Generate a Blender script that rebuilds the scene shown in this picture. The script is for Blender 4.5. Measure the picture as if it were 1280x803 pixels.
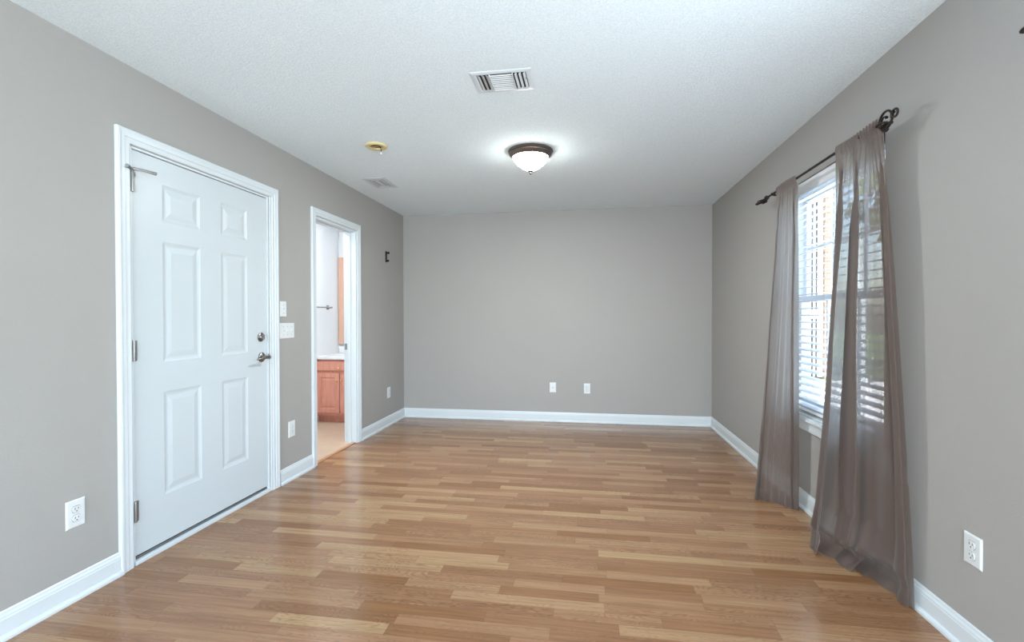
import bpy, bmesh, math, random
from mathutils import Vector, Matrix
random.seed(7)
S = bpy.context.scene
for o in list(bpy.data.objects): bpy.data.objects.remove(o)
COL = S.collection

# ------------------------------------------------------------------ camera
CAM_H = 1.2228
FPX, YAW, PITCH, ROLL = 590.14, -0.1544, 0.0105, -0.0019
cy, sy, cp, sp = math.cos(YAW), math.sin(YAW), math.cos(PITCH), math.sin(PITCH)
fw = Vector((sy*cp, cy*cp, -sp)); rt = Vector((cy, -sy, 0)); up = rt.cross(fw)
r2 = rt*math.cos(ROLL) + up*math.sin(ROLL); u2 = r2.cross(fw)
cd = bpy.data.cameras.new('camera'); cam = bpy.data.objects.new('camera', cd); COL.objects.link(cam)
cam.matrix_world = Matrix(((r2.x, u2.x, -fw.x, 0), (r2.y, u2.y, -fw.y, 0), (r2.z, u2.z, -fw.z, CAM_H), (0, 0, 0, 1)))
cd.sensor_width = 36; cd.lens = FPX/1280*36; cd.clip_start = .02; cd.clip_end = 200
S.camera = cam

# ------------------------------------------------------------------ light and exposure
S.view_settings.view_transform = 'Standard'; S.view_settings.look = 'None'
S.view_settings.gamma = 1; S.view_settings.exposure = 0.12
try: S.view_settings.use_curve_mapping = False
except Exception: pass
w = bpy.data.worlds.new('sky'); S.world = w; w.use_nodes = True
nt = w.node_tree; bg = nt.nodes['Background']
sky = nt.nodes.new('ShaderNodeTexSky'); sky.sky_type = 'NISHITA'; sky.sun_disc = False
sky.sun_elevation = math.radians(48); sky.sun_rotation = math.radians(250); sky.dust_density = 3.0
nt.links.new(sky.outputs[0], bg.inputs[0]); bg.inputs[1].default_value = 1.3

def area(name, loc, dirv, sx, sy_, watts, col=(1, 1, 1)):
    l = bpy.data.lights.new(name, 'AREA'); l.shape = 'RECTANGLE'; l.size = sx; l.size_y = sy_
    l.energy = watts; l.color = col
    o = bpy.data.objects.new(name, l); COL.objects.link(o); o.location = loc
    o.rotation_euler = Vector(dirv).to_track_quat('-Z', 'Y').to_euler(); return o
sun = bpy.data.lights.new('sun', 'SUN'); sun.energy = 17; sun.angle = .02; sun.color = (1, .95, .88)
so = bpy.data.objects.new('sun', sun); COL.objects.link(so); so.rotation_euler = Vector((.45, .50, -.75)).to_track_quat('-Z', 'Y').to_euler()
XL, XR, YB, YR, H = -2.185, 1.376, 5.4711, -3.6, 2.44
# rear fill lamp added to lift the ceiling; daylight through the second right-wall window
area('fill_rear', (-.4, YR+.05, 1.25), (0, 1, .6), 3.0, 2.1, 290, (.80, .91, 1))
area('daylight_second_window', (XR-.0+.1, .75, 1.33), (-1, 0, .5), 1.1, 1.4, 60, (.80, .91, 1))

# ------------------------------------------------------------------ materials
def srgb(r, g, b):
    return tuple((c/255/12.92 if c/255 <= .04045 else ((c/255+.055)/1.055)**2.4) for c in (r, g, b)) + (1,)
class NT:
    def __init__(s, name):
        s.m = bpy.data.materials.new(name); s.m.use_nodes = True; s.t = s.m.node_tree
        s.b = s.t.nodes['Principled BSDF']; s.out = s.t.nodes['Material Output']
    def n(s, ty, **kw):
        x = s.t.nodes.new('ShaderNode'+ty)
        for k, v in kw.items(): setattr(x, k, v)
        return x
    def l(s, a, b): s.t.links.new(a, b)
    def math(s, op, a, b=None):
        x = s.n('Math', operation=op)
        for i, v in enumerate((a, b)):
            if v is None: continue
            if isinstance(v, (int, float)): x.inputs[i].default_value = v
            else: s.l(v, x.inputs[i])
        return x.outputs[0]
def mat(name, col, rough=.5, metal=0, noise=0, nscale=8, bump=0, bscale=200, spec=.5, emit=None, estr=0):
    k = NT(name); b = k.b
    b.inputs['Base Color'].default_value = col; b.inputs['Roughness'].default_value = rough
    b.inputs['Metallic'].default_value = metal; b.inputs['Specular IOR Level'].default_value = spec
    tc = k.n('TexCoord')
    if noise:
        nz = k.n('TexNoise'); nz.inputs['Scale'].default_value = nscale; nz.inputs['Detail'].default_value = 4
        k.l(tc.outputs['Object'], nz.inputs['Vector'])
        mx = k.n('MixRGB'); k.l(nz.outputs[0], mx.inputs[0])
        mx.inputs[1].default_value = tuple(c*(1-noise) for c in col[:3])+(1,)
        mx.inputs[2].default_value = tuple(min(1, c*(1+noise)) for c in col[:3])+(1,)
        k.l(mx.outputs[0], b.inputs['Base Color'])
    if bump:
        nz = k.n('TexNoise'); nz.inputs['Scale'].default_value = bscale; nz.inputs['Detail'].default_value = 3
        k.l(tc.outputs['Object'], nz.inputs['Vector'])
        bp = k.n('Bump'); bp.inputs['Strength'].default_value = bump; bp.inputs['Distance'].default_value = .002
        k.l(nz.outputs[0], bp.inputs['Height']); k.l(bp.outputs[0], b.inputs['Normal'])
    if emit: b.inputs['Emission Color'].default_value = emit; b.inputs['Emission Strength'].default_value = estr
    return k.m
M = {}
M['wall'] = mat('taupe_wall_paint', (.372, .362, .345, 1), .55, noise=.025, nscale=2.5, bump=.25, bscale=140, spec=.25)
M['white'] = mat('white_trim_paint', (.65, .705, .735, 1), .32, noise=.02, nscale=5, spec=.45)
M['door'] = mat('white_door_paint', (.57, .63, .66, 1), .35, noise=.02, nscale=3, bump=.08, bscale=90, spec=.4)
M['plate'] = mat('white_plastic', (.70, .73, .74, 1), .3, noise=.01)
M['slot'] = mat('dark_slot', (.03, .03, .03, 1), .6, noise=.1)
M['nickel'] = mat('satin_nickel', (.27, .26, .25, 1), .36, 1, noise=.1, nscale=40)
M['steel'] = mat('aged_hinge_steel', (.34, .34, .34, 1), .45, .9, noise=.2, nscale=60)
M['iron'] = mat('dark_bronze_iron', (.035, .026, .022, 1), .42, .7, noise=.25, nscale=50)
M['bronze'] = mat('brushed_bronze_rim', (.16, .13, .11, 1), .38, .8, noise=.15, nscale=30)
M['cream'] = mat('cream_plastic_ring', (.66, .55, .28, 1), .5, noise=.1, nscale=20)
M['brass'] = mat('brass_knob', (.75, .55, .3, 1), .3, 1, noise=.05)
M['dark'] = mat('dark_void', (.02, .02, .02, 1), .9, noise=.1)
M['bathwall'] = mat('white_bathroom_paint', (.82, .85, .87, 1), .6, noise=.01, bump=.15)
M['counter'] = mat('white_cultured_marble', (.85, .86, .87, 1), .15, noise=.03, nscale=6)
M['alu'] = mat('aluminium_sill', (.22, .23, .24, 1), .45, .6, noise=.1)
M['slat'] = mat('white_faux_wood_slat', (.86, .89, .92, 1), .4, noise=.01)
M['vinylframe'] = mat('white_vinyl', (.8, .83, .85, 1), .35, noise=.01)
def ceiling_mat():
    k = NT('popcorn_ceiling'); b = k.b; tc = k.n('TexCoord')
    b.inputs['Roughness'].default_value = .95; b.inputs['Specular IOR Level'].default_value = .1
    v = k.n('TexNoise'); v.inputs['Scale'].default_value = 120; v.inputs['Detail'].default_value = 5; v.inputs['Roughness'].default_value = .7
    k.l(tc.outputs['Object'], v.inputs['Vector'])
    cr = k.n('ValToRGB'); cr.color_ramp.elements[0].position = .3; cr.color_ramp.elements[1].position = .7
    cr.color_ramp.elements[0].color = (.70, .80, .85, 1); cr.color_ramp.elements[1].color = (.90, .97, .995, 1)
    k.l(v.outputs[0], cr.inputs[0]); k.l(cr.outputs[0], b.inputs['Base Color'])
    bp = k.n('Bump'); bp.inputs['Strength'].default_value = .8; bp.inputs['Distance'].default_value = .006
    k.l(v.outputs[0], bp.inputs['Height']); k.l(bp.outputs[0], b.inputs['Normal'])
    return k.m
M['ceiling'] = ceiling_mat()
def floor_mat():
    k = NT('oak_strip_laminate'); b = k.b; tc = k.n('TexCoord'); sx = k.n('SeparateXYZ'); k.l(tc.outputs['Object'], sx.inputs[0])
    X, Y = sx.outputs[0], sx.outputs[1]
    RW = .0655
    ry = k.math('DIVIDE', Y, RW); row = k.math('FLOOR', ry); fy = k.math('FRACT', ry)
    wn = k.n('TexWhiteNoise', noise_dimensions='1D'); k.l(row, wn.inputs['W']); r1 = wn.outputs['Value']
    wn2 = k.n('TexWhiteNoise', noise_dimensions='1D'); k.l(k.math('ADD', row, 57.3), wn2.inputs['W']); rB = wn2.outputs['Value']
    L = k.math('ADD', k.math('MULTIPLY', rB, .28), .40)
    cx = k.math('ADD', k.math('DIVIDE', X, L), k.math('MULTIPLY', r1, 9.0))
    colm = k.math('FLOOR', cx); fx = k.math('FRACT', cx)
    cv = k.n('CombineXYZ'); k.l(row, cv.inputs[0]); k.l(colm, cv.inputs[1])
    wc = k.n('TexWhiteNoise', noise_dimensions='3D'); k.l(cv.outputs[0], wc.inputs['Vector']); rc = wc.outputs['Value']
    ramp = k.n('ValToRGB'); e = ramp.color_ramp.elements
    e[0].position = 0; e[0].color = (.250, .120, .050, 1); e[1].position = 1; e[1].color = (.44, .285, .150, 1)
    for p_, c_ in ((.15, (.285, .146, .073, 1)), (.45, (.333, .182, .096, 1)), (.8, (.375, .220, .120, 1))):
        x = e.new(p_); x.color = c_
    k.l(rc, ramp.inputs[0])
    # straight grain: noise stretched along the stave, shifted per stave
    gv = k.n('CombineXYZ'); k.l(k.math('ADD', k.math('MULTIPLY', X, 3.0), k.math('MULTIPLY', rc, 40)), gv.inputs[0])
    k.l(k.math('ADD', k.math('MULTIPLY', Y, 75), k.math('MULTIPLY', rc, 31)), gv.inputs[1]); k.l(rc, gv.inputs[2])
    g = k.n('TexNoise'); g.inputs['Scale'].default_value = 1; g.inputs['Detail'].default_value = 6; g.inputs['Roughness'].default_value = .65
    k.l(gv.outputs[0], g.inputs['Vector'])
    # cathedral grain: contour bands of a slow stretched noise
    hv = k.n('CombineXYZ'); k.l(k.math('ADD', k.math('MULTIPLY', X, 3.2), k.math('MULTIPLY', rc, 17)), hv.inputs[0])
    k.l(k.math('ADD', k.math('MULTIPLY', Y, 17), k.math('MULTIPLY', rc, 23)), hv.inputs[1])
    hn = k.n('TexNoise'); hn.inputs['Scale'].default_value = 1.0; hn.inputs['Detail'].default_value = 1.5; k.l(hv.outputs[0], hn.inputs['Vector'])
    band = k.math('FRACT', k.math('MULTIPLY', hn.outputs[0], 22)); band = k.math('ABSOLUTE', k.math('SUBTRACT', band, .5))
    bandr = k.n('ValToRGB'); bandr.color_ramp.elements[0].position = .0; bandr.color_ramp.elements[0].color = (.60, .55, .50, 1)
    bandr.color_ramp.elements[1].position = .28; bandr.color_ramp.elements[1].color = (1, 1, 1, 1); k.l(band, bandr.inputs[0])
    wsel = k.n('TexWhiteNoise', noise_dimensions='3D'); cv2 = k.n('CombineXYZ'); k.l(row, cv2.inputs[1]); k.l(colm, cv2.inputs[0]); cv2.inputs[2].default_value = 4.4
    k.l(cv2.outputs[0], wsel.inputs['Vector']); sel = k.math('MULTIPLY', k.math('SUBTRACT', wsel.outputs['Value'], .15), 1.0); 
    selc = k.n('Clamp'); k.l(sel, selc.inputs[0])
    m1 = k.n('MixRGB', blend_type='MULTIPLY'); k.l(selc.outputs[0], m1.inputs[0]); k.l(ramp.outputs[0], m1.inputs[1]); k.l(bandr.outputs[0], m1.inputs[2])
    gr = k.n('ValToRGB'); gr.color_ramp.elements[0].position = .32; gr.color_ramp.elements[0].color = (.64, .60, .55, 1)
    gr.color_ramp.elements[1].position = .68; gr.color_ramp.elements[1].color = (1.1, 1.1, 1.1, 1); k.l(g.outputs[0], gr.inputs[0])
    m2 = k.n('MixRGB', blend_type='MULTIPLY'); m2.inputs[0].default_value = .8; k.l(m1.outputs[0], m2.inputs[1]); k.l(gr.outputs[0], m2.inputs[2])
    # joints
    jy = k.math('MINIMUM', fy, k.math('SUBTRACT', 1, fy)); jx = k.math('MULTIPLY', k.math('MINIMUM', fx, k.math('SUBTRACT', 1, fx)), k.math('DIVIDE', L, RW))
    j = k.math('MINIMUM', jy, jx); jr = k.n('ValToRGB'); jr.color_ramp.elements[0].position = 0; jr.color_ramp.elements[0].color = (.62, .56, .5, 1)
    jr.color_ramp.elements[1].position = .022; jr.color_ramp.elements[1].color = (1, 1, 1, 1); k.l(j, jr.inputs[0])
    m3 = k.n('MixRGB', blend_type='MULTIPLY'); m3.inputs[0].default_value = .8; k.l(m2.outputs[0], m3.inputs[1]); k.l(jr.outputs[0], m3.inputs[2])
    k.l(m3.outputs[0], b.inputs['Base Color'])
    b.inputs['Roughness'].default_value = .21; b.inputs['Specular IOR Level'].default_value = .5
    bp = k.n('Bump'); bp.inputs['Strength'].default_value = .12; bp.inputs['Distance'].default_value = .001
    k.l(g.outputs[0], bp.inputs['Height']); k.l(bp.outputs[0], b.inputs['Normal'])
    return k.m
M['floor'] = floor_mat()
def wood_mat(name, c1, c2, sc=(3, 60, 3), rough=.35):
    k = NT(name); tc = k.n('TexCoord'); mp = k.n('Mapping'); mp.inputs['Scale'].default_value = sc
    k.l(tc.outputs['Object'], mp.inputs[0]); n = k.n('TexNoise'); n.inputs['Scale'].default_value = 1.5; n.inputs['Detail'].default_value = 6
    k.l(mp.outputs[0], n.inputs['Vector']); r = k.n('ValToRGB'); r.color_ramp.elements[0].position = .3; r.color_ramp.elements[1].position = .7
    r.color_ramp.elements[0].color = c1; r.color_ramp.elements[1].color = c2; k.l(n.outputs[0], r.inputs[0]); k.l(r.outputs[0], k.b.inputs['Base Color'])
    k.b.inputs['Roughness'].default_value = rough; return k.m
M['vanity'] = wood_mat('reddish_oak', (.66, .28, .20, 1), (.78, .37, .28, 1), (60, 60, 4))
M['frame'] = wood_mat('pale_oak_frame', (.62, .38, .27, 1), (.72, .47, .35, 1), (60, 60, 4))
M['strip'] = wood_mat('oak_transition', (.36, .17, .08, 1), (.52, .28, .15, 1), (60, 3, 60))
M['bathfloor'] = mat('beige_vinyl', (.55, .42, .31, 1), .4, noise=.12, nscale=9)
def curtain_mat():
    k = NT('sheer_taupe_curtain'); tc = k.n('TexCoord'); k.t.nodes.remove(k.b)
    n = k.n('TexNoise'); n.inputs['Scale'].default_value = 1; n.inputs['Detail'].default_value = 3
    mp = k.n('Mapping'); mp.inputs['Scale'].default_value = (220, 220, 30); k.l(tc.outputs['Object'], mp.inputs[0]); k.l(mp.outputs[0], n.inputs['Vector'])
    mx = k.n('MixRGB'); k.l(n.outputs[0], mx.inputs[0]); mx.inputs[1].default_value = (.098, .064, .053, 1); mx.inputs[2].default_value = (.17, .12, .103, 1)
    d = k.n('BsdfPrincipled'); k.l(mx.outputs[0], d.inputs['Base Color']); d.inputs['Roughness'].default_value = .5
    d.inputs['Sheen Weight'].default_value = .3; d.inputs['Specular IOR Level'].default_value = .3
    t = k.n('BsdfTranslucent'); t.inputs[0].default_value = (.58, .53, .485, 1)
    m1 = k.n('MixShader'); m1.inputs[0].default_value = .42; k.l(d.outputs[0], m1.inputs[1]); k.l(t.outputs[0], m1.inputs[2])
    tr = k.n('BsdfTransparent'); tr.inputs[0].default_value = (.95, .93, .92, 1)
    # thread gaps: face-on cloth lets more light through than cloth seen edge-on
    lw = k.n('LayerWeight'); lw.inputs[0].default_value = .35
    uv = k.n('UVMap'); sp_ = k.n('SeparateXYZ'); k.l(uv.outputs[0], sp_.inputs[0]); U, V_ = sp_.outputs[0], sp_.outputs[1]
    eu = k.math('MINIMUM', U, k.math('SUBTRACT', 1, U)); side = k.math('GREATER_THAN', eu, .022)
    hem = k.math('LESS_THAN', V_, .962); topb = k.math('GREATER_THAN', V_, .035)
    one = k.math('MULTIPLY', side, k.math('MULTIPLY', hem, topb)); lay = k.math('ADD', .25, k.math('MULTIPLY', .75, one))
    f = k.math('MULTIPLY', lay, k.math('MULTIPLY', k.math('SUBTRACT', 1, lw.outputs['Facing']), .17))
    m2 = k.n('MixShader'); k.l(f, m2.inputs[0]); k.l(m1.outputs[0], m2.inputs[1]); k.l(tr.outputs[0], m2.inputs[2])
    k.l(m2.outputs[0], k.out.inputs[0]); return k.m
M['curtain'] = curtain_mat()
def glass_mat():
    k = NT('window_glass'); b = k.b; k.t.nodes.remove(b); tr = k.n('BsdfTransparent'); gl = k.n('BsdfGlossy'); gl.inputs['Roughness'].default_value = .02
    tr.inputs[0].default_value = (.94, .97, .97, 1); lw = k.n('LayerWeight'); lw.inputs[0].default_value = .5; fr = k.math('ADD', .04, k.math('MULTIPLY', .4, k.math('POWER', lw.outputs['Facing'], 4.0)))
    mx = k.n('MixShader'); k.l(fr, mx.inputs[0]); k.l(tr.outputs[0], mx.inputs[1]); k.l(gl.outputs[0], mx.inputs[2]); k.l(mx.outputs[0], k.out.inputs[0]); return k.m
M['glass'] = glass_mat()
M['mirror'] = mat('mirror_glass', (.85, .88, .88, 1), .02, 1)
def brick_mat():
    k = NT('orange_brick'); tc = k.n('TexCoord'); mp = k.n('Mapping'); mp.inputs['Rotation'].default_value = (math.pi/2, 0, 0); k.l(tc.outputs['Object'], mp.inputs[0])
    bt = k.n('TexBrick'); bt.inputs['Scale'].default_value = 1; bt.inputs['Brick Width'].default_value = .2; bt.inputs['Row Height'].default_value = .07
    bt.inputs['Mortar Size'].default_value = .008; bt.inputs['Color1'].default_value = (.24, .12, .075, 1); bt.inputs['Color2'].default_value = (.29, .155, .10, 1); bt.inputs['Mortar'].default_value = (.3, .25, .2, 1)
    k.l(mp.outputs[0], bt.inputs['Vector']); k.l(bt.outputs[0], k.b.inputs['Base Color']); k.b.inputs['Roughness'].default_value = .8; return k.m
M['brick'] = brick_mat()
M['grass'] = mat('lawn_green', (.085, .14, .035, 1), .9, noise=.5, nscale=6)
M['leaf'] = mat('leaf_green', (.11, .17, .045, 1), .7, noise=.5, nscale=5)
M['bark'] = mat('tree_bark', (.16, .11, .08, 1), .9, noise=.3)
M['concrete'] = mat('pale_concrete', (.70, .71, .72, 1), .85, noise=.08, nscale=3)
M['roof'] = mat('grey_shingle', (.2, .19, .18, 1), .9, noise=.2, nscale=20)

# ------------------------------------------------------------------ mesh helpers
class MB:
    def __init__(s): s.b = bmesh.new()
    def box(s, x0, x1, y0, y1, z0, z1, bev=0):
        m = Matrix.Translation(((x0+x1)/2, (y0+y1)/2, (z0+z1)/2)) @ Matrix.Diagonal((abs(x1-x0), abs(y1-y0), abs(z1-z0), 1))
        r = bmesh.ops.create_cube(s.b, size=1, matrix=m)
        if bev:
            es = list({e for v in r['verts'] for e in v.link_edges})
            bmesh.ops.bevel(s.b, geom=es, offset=bev, segments=2, affect='EDGES', clamp_overlap=True)
        return s
    def lathe(s, prof, origin, axis=(0, 0, 1), n=32, caps=False):
        q = Vector((0, 0, 1)).rotation_difference(Vector(axis)).to_matrix(); o = Vector(origin); rings = []
        for (r, h) in prof:
            rings.append([s.b.verts.new(o + q @ Vector((r*math.cos(2*math.pi*i/n), r*math.sin(2*math.pi*i/n), h))) for i in range(n)])
        for a, b in zip(rings, rings[1:]):
            for i in range(n): s.b.faces.new((a[i], a[(i+1) % n], b[(i+1) % n], b[i]))
        if caps: s.b.faces.new(rings[0][::-1]); s.b.faces.new(rings[-1])
        return s
    def tube(s, pts, r, n=8, closed=False):
        pts = [Vector(p) for p in pts]; N = len(pts); rings = []
        rr = r if isinstance(r, (list, tuple)) else [r]*N
        nrm = None
        for i, p in enumerate(pts):
            a = pts[max(i-1, 0)]; b = pts[min(i+1, N-1)]; t = (b-a).normalized()
            if nrm is None: nrm = t.orthogonal().normalized()
            nrm = (nrm - t*nrm.dot(t)).normalized(); bn = t.cross(nrm)
            rings.append([s.b.verts.new(p + (nrm*math.cos(2*math.pi*k/n) + bn*math.sin(2*math.pi*k/n))*rr[i]) for k in range(n)])
        for a, b in zip(rings, rings[1:]):
            for i in range(n): s.b.faces.new((a[i], a[(i+1) % n], b[(i+1) % n], b[i]))
        s.b.faces.new(rings[0][::-1]); s.b.faces.new(rings[-1]); return s
    def loops(s, L, cap=False, closed=True):
        """bridge successive vertex loops"""
        R = [[s.b.verts.new(Vector(p)) for p in l] for l in L]
        for a, b in zip(R, R[1:]):
            m = len(a)
            for i in range(m if closed else m-1): s.b.faces.new((a[i], a[(i+1) % m], b[(i+1) % m], b[i]))
        if cap: s.b.faces.new(R[-1])
        return R
    def quad(s, *p): s.b.faces.new([s.b.verts.new(Vector(q)) for q in p]); return s
    def sphere(s, c, r, sub=2, sc=(1, 1, 1)):
        bmesh.ops.create_icosphere(s.b, subdivisions=sub, radius=r, matrix=Matrix.Translation(c) @ Matrix.Diagonal((*sc, 1))); return s
    def build(s, name, m, parent=None, smooth=False, origin=None, auto=False):
        bmesh.ops.recalc_face_normals(s.b, faces=s.b.faces)
        if origin is not None:
            bmesh.ops.translate(s.b, verts=s.b.verts, vec=-Vector(origin))
        me = bpy.data.meshes.new(name); s.b.to_mesh(me); s.b.free(); me.materials.append(m if not isinstance(m, str) else M[m])
        if smooth:
            for p in me.polygons: p.use_smooth = True
            if auto:
                try: me.set_sharp_from_angle(angle=math.radians(35))
                except Exception: pass
        o = bpy.data.objects.new(name, me); COL.objects.link(o)
        if origin is not None: o.location = origin
        if parent is not None:
            o.parent = parent
            if parent.location.length and origin is None: o.matrix_parent_inverse = Matrix.Translation(-Vector(parent.location))
            elif origin is not None: o.location = Vector(origin) - Vector(parent.location)
        return o
def tag(o, label=None, cat=None, group=None, kind=None):
    if label: o['label'] = label
    if cat: o['category'] = cat
    if group: o['group'] = group
    if kind: o['kind'] = kind
    return o
def struct(name, mb, m, label=None, cat=None, smooth=False):
    o = mb.build(name, m, smooth=smooth, auto=True); tag(o, label, cat, kind='structure'); return o
def empty(name, loc, label, cat, group=None, kind=None, rz=0):
    o = bpy.data.objects.new(name, None); COL.objects.link(o); o.location = loc; o.rotation_euler.z = rz; o.empty_display_size = .05
    return tag(o, label, cat, group, kind)

# ------------------------------------------------------------------ room shell
WT = .12
# entry door opening / bathroom opening on the left wall, windows on the right wall
E0, E1, EZ = 1.985, 2.995, 2.055
B0, B1, BZ = 3.575, 4.275, 2.045
W0, W1, WZ0, WZ1 = 2.44, 3.61, .585, 2.085
V0, V1 = .15, 1.37
mb = MB().box(XL-.3, XR+.3, YR-.2, YB+.0, -.12, 0)
struct('floor', mb, 'floor', 'warm oak strip laminate floor running across the room', 'floor')
mb = MB().box(XL-.0, XR+.0, YR, YB, H, H+.12)
struct('ceiling', mb, 'ceiling', 'white popcorn textured ceiling over the room', 'ceiling')
mb = MB().box(XL-.9, XR+.2, YB, YB+.12, 0, H+.12) if False else MB().box(XL-WT, XR+.2, YB, YB+.12, -.12, H+.12)
struct('wall_back', mb, 'wall', 'plain taupe far wall facing the camera', 'wall')
mb = MB()
for a, b, z0, z1 in ((YR, E0, -.12, H+.12), (E0, E1, EZ, H+.12), (E1, B0, -.12, H+.12), (B0, B1, BZ, H+.12), (B1, YB, -.12, H+.12)):
    mb.box(XL-WT, XL, a, b, z0, z1)
struct('wall_left', mb, 'wall', 'taupe left wall with the entry door and bathroom doorway', 'wall')
mb = MB(); RT = .17
for a, b, z0, z1 in ((YR, V0, -.12, H+.12), (V0, V1, -.12, WZ0), (V0, V1, WZ1, H+.12), (V1, W0, -.12, H+.12), (W0, W1, -.12, WZ0), (W0, W1, WZ1, H+.12), (W1, YB, -.12, H+.12)):
    mb.box(XR, XR+RT, a, b, z0, z1)
struct('wall_right', mb, 'wall', 'taupe right wall with the curtained window', 'wall')
mb = MB(); rz1 = 2.3
for x0, x1, z0, z1 in ((XL-WT, -1.95, -.12, H+.12), (-1.95, 1.15, rz1, H+.12), (1.15, XR+RT, -.12, H+.12), (-1.95, 1.15, -.12, .2)):
    mb.box(x0, x1, YR-.15, YR, z0, z1)
struct('wall_rear', mb, 'wall', 'taupe wall behind the camera with a wide opening', 'wall')

# baseboards with shoe moulding (profile: distance from wall, height)
BP = [(0, 0), (.026, 0), (.026, .010), (.022, .018), (.014, .021), (.014, .078), (.012, .083), (.012, .088), (.0075, .097), (.0065, .104), (.003, .108), (0, .108)]
def baseboard(name, segs, label):
    mb = MB()
    for (p0, p1, nrm, m0, m1) in segs:      # along p0->p1, outward normal, mitre flags extend/shorten per depth
        p0 = Vector(p0); p1 = Vector(p1); nrm = Vector(nrm); t = (p1-p0).normalized()
        L = []
        for p, m in ((p0, m0), (p1, m1)):
            L.append([p + nrm*d + Vector((0, 0, h)) + t*(m*d) for d, h in BP])
        R = mb.loops(L); mb.b.faces.new(R[0][::-1]); mb.b.faces.new(R[1])
    struct(name, mb, 'white', label, 'baseboard')
baseboard('baseboard_left', [((XL, YR, 0), (XL, 1.917, 0), (1, 0, 0), 0, 0), ((XL, 3.098, 0), (XL, 3.512, 0), (1, 0, 0), 0, 0), ((XL, 4.34, 0), (XL, YB, 0), (1, 0, 0), 0, -1)], 'white moulded baseboard along the left wall')
baseboard('baseboard_back', [((XL, YB, 0), (XR, YB, 0), (0, -1, 0), 1, -1)], 'white moulded baseboard along the far wall')
baseboard('baseboard_right', [((XR, YB, 0), (XR, YR, 0), (-1, 0, 0), 1, 0)], 'white moulded baseboard along the right wall')

# casings: profile (distance outward from opening, height off wall)
CP = [(0, 0), (0, .011), (.006, .014), (.022, .0125), (.026, .016), (.040, .0165), (.050, .019), (.058, .018), (.060, .012), (.060, 0)]
def casing_mesh(mb, y0, y1, zt, X, sgn, sc=1.0, depth=1.0):
    L = []
    for k in range(4):
        l = []
        for w_, h_ in CP:
            w2 = w_*sc
            y = y0-w2 if k < 2 else y1+w2; z = 0 if k in (0, 3) else zt+w2
            l.append((X+sgn*h_*depth, y, z))
        L.append(l)
    R = mb.loops(L); mb.b.faces.new(R[0][::-1]); mb.b.faces.new(R[-1])
# entry door
mb = MB(); casing_mesh(mb, 1.978, 3.020, 2.060, XL, 1, 1.12)
mb.box(XL-WT, XL+.001, E0-.0, E0+.010, 0, EZ-.0); mb.box(XL-WT, XL+.001, E1-.010, E1+.0, 0, EZ)
mb.box(XL-WT, XL+.001, E0+.010, E1-.010, EZ-.010, EZ)
mb.box(XL-.001, XL+.0105, 3.004, 3.021, 0, 2.06)
# stop behind slab
mb.box(XL-WT+.005, XL-.058, E0+.01, E0+.035, .03, EZ-.01); mb.box(XL-WT+.005, XL-.058, E1-.035, E1-.01, .03, EZ-.01)
mb.box(XL-WT+.005, XL-.058, E0+.035, E1-.035, EZ-.035, EZ-.01)
struct('trim_1', mb, 'white', 'white moulded casing around the entry door', 'trim')
mb = MB().box(XL-WT, XL-.012, E0+.01, E1-.01, 0, .022).box(XL-.048, XL-.014, E0+.01, E1-.01, .022, .032)
struct('trim_2', mb, 'alu', 'dark metal sill under the entry door', 'trim')
mb = MB().box(XL-.012, XL+.012, E0+.002, E1+.005, 0, .022, .003)
struct('trim_3', mb, 'white', 'white wood strip along the foot of the entry door', 'trim')

def panel_ring(mb, face, y0, y1, z0, z1, steps, X, sgn):
    """moulded panel: rectangular rings, (inset, depth) relative to face X"""
    L = []
    for ins, dep in steps:
        a0, a1, c0, c1 = y0+ins, y1-ins, z0+ins, z1-ins
        if face == 'X': L.append([(X+sgn*dep, a0, c0), (X+sgn*dep, a1, c0), (X+sgn*dep, a1, c1), (X+sgn*dep, a0, c1)])
        else: L.append([(a0, X+sgn*dep, c0), (a1, X+sgn*dep, c0), (a1, X+sgn*dep, c1), (a0, X+sgn*dep, c1)])
    mb.loops(L, cap=True)
def panelled(face, X, thick, sgn, a0, a1, z0, z1, panels, steps):
    """slab whose face at X carries moulded panels; sgn = outward direction"""
    mb = MB(); As = sorted({a0, a1, *[p[0] for p in panels], *[p[1] for p in panels]}); Zs = sorted({z0, z1, *[p[2] for p in panels], *[p[3] for p in panels]})
    P = (lambda a, z, d=0: (X+sgn*d, a, z)) if face == 'X' else (lambda a, z, d=0: (a, X+sgn*d, z))
    for i in range(len(As)-1):
        for j in range(len(Zs)-1):
            ca, cz = (As[i]+As[i+1])/2, (Zs[j]+Zs[j+1])/2
            if any(p[0] < ca < p[1] and p[2] < cz < p[3] for p in panels): continue
            mb.quad(P(As[i], Zs[j]), P(As[i+1], Zs[j]), P(As[i+1], Zs[j+1]), P(As[i], Zs[j+1]))
    t = -thick
    mb.quad(P(a0, z0, t), P(a1, z0, t), P(a1, z1, t), P(a0, z1, t))
    for (c, d) in (((a0, z0), (a1, z0)), ((a1, z0), (a1, z1)), ((a1, z1), (a0, z1)), ((a0, z1), (a0, z0))):
        mb.quad(P(*c), P(*d), P(*d, t), P(*c, t))
    for p in panels: panel_ring(mb, face, p[0], p[1], p[2], p[3], steps, X, sgn)
    bmesh.ops.remove_doubles(mb.b, verts=mb.b.verts, dist=.0002)
    return mb
DX = XL-.006; d0, d1 = E0+.014, E1-.013
ST = [(0, 0), (.008, -.0028), (.018, -.005), (.026, -.005), (.034, -.0035), (.052, -.0012), (.055, -.0012)]
pc = ((2.168, 2.412), (2.568, 2.790)); pr = ((1.632, 1.0, .0), )
pans = []
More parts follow.
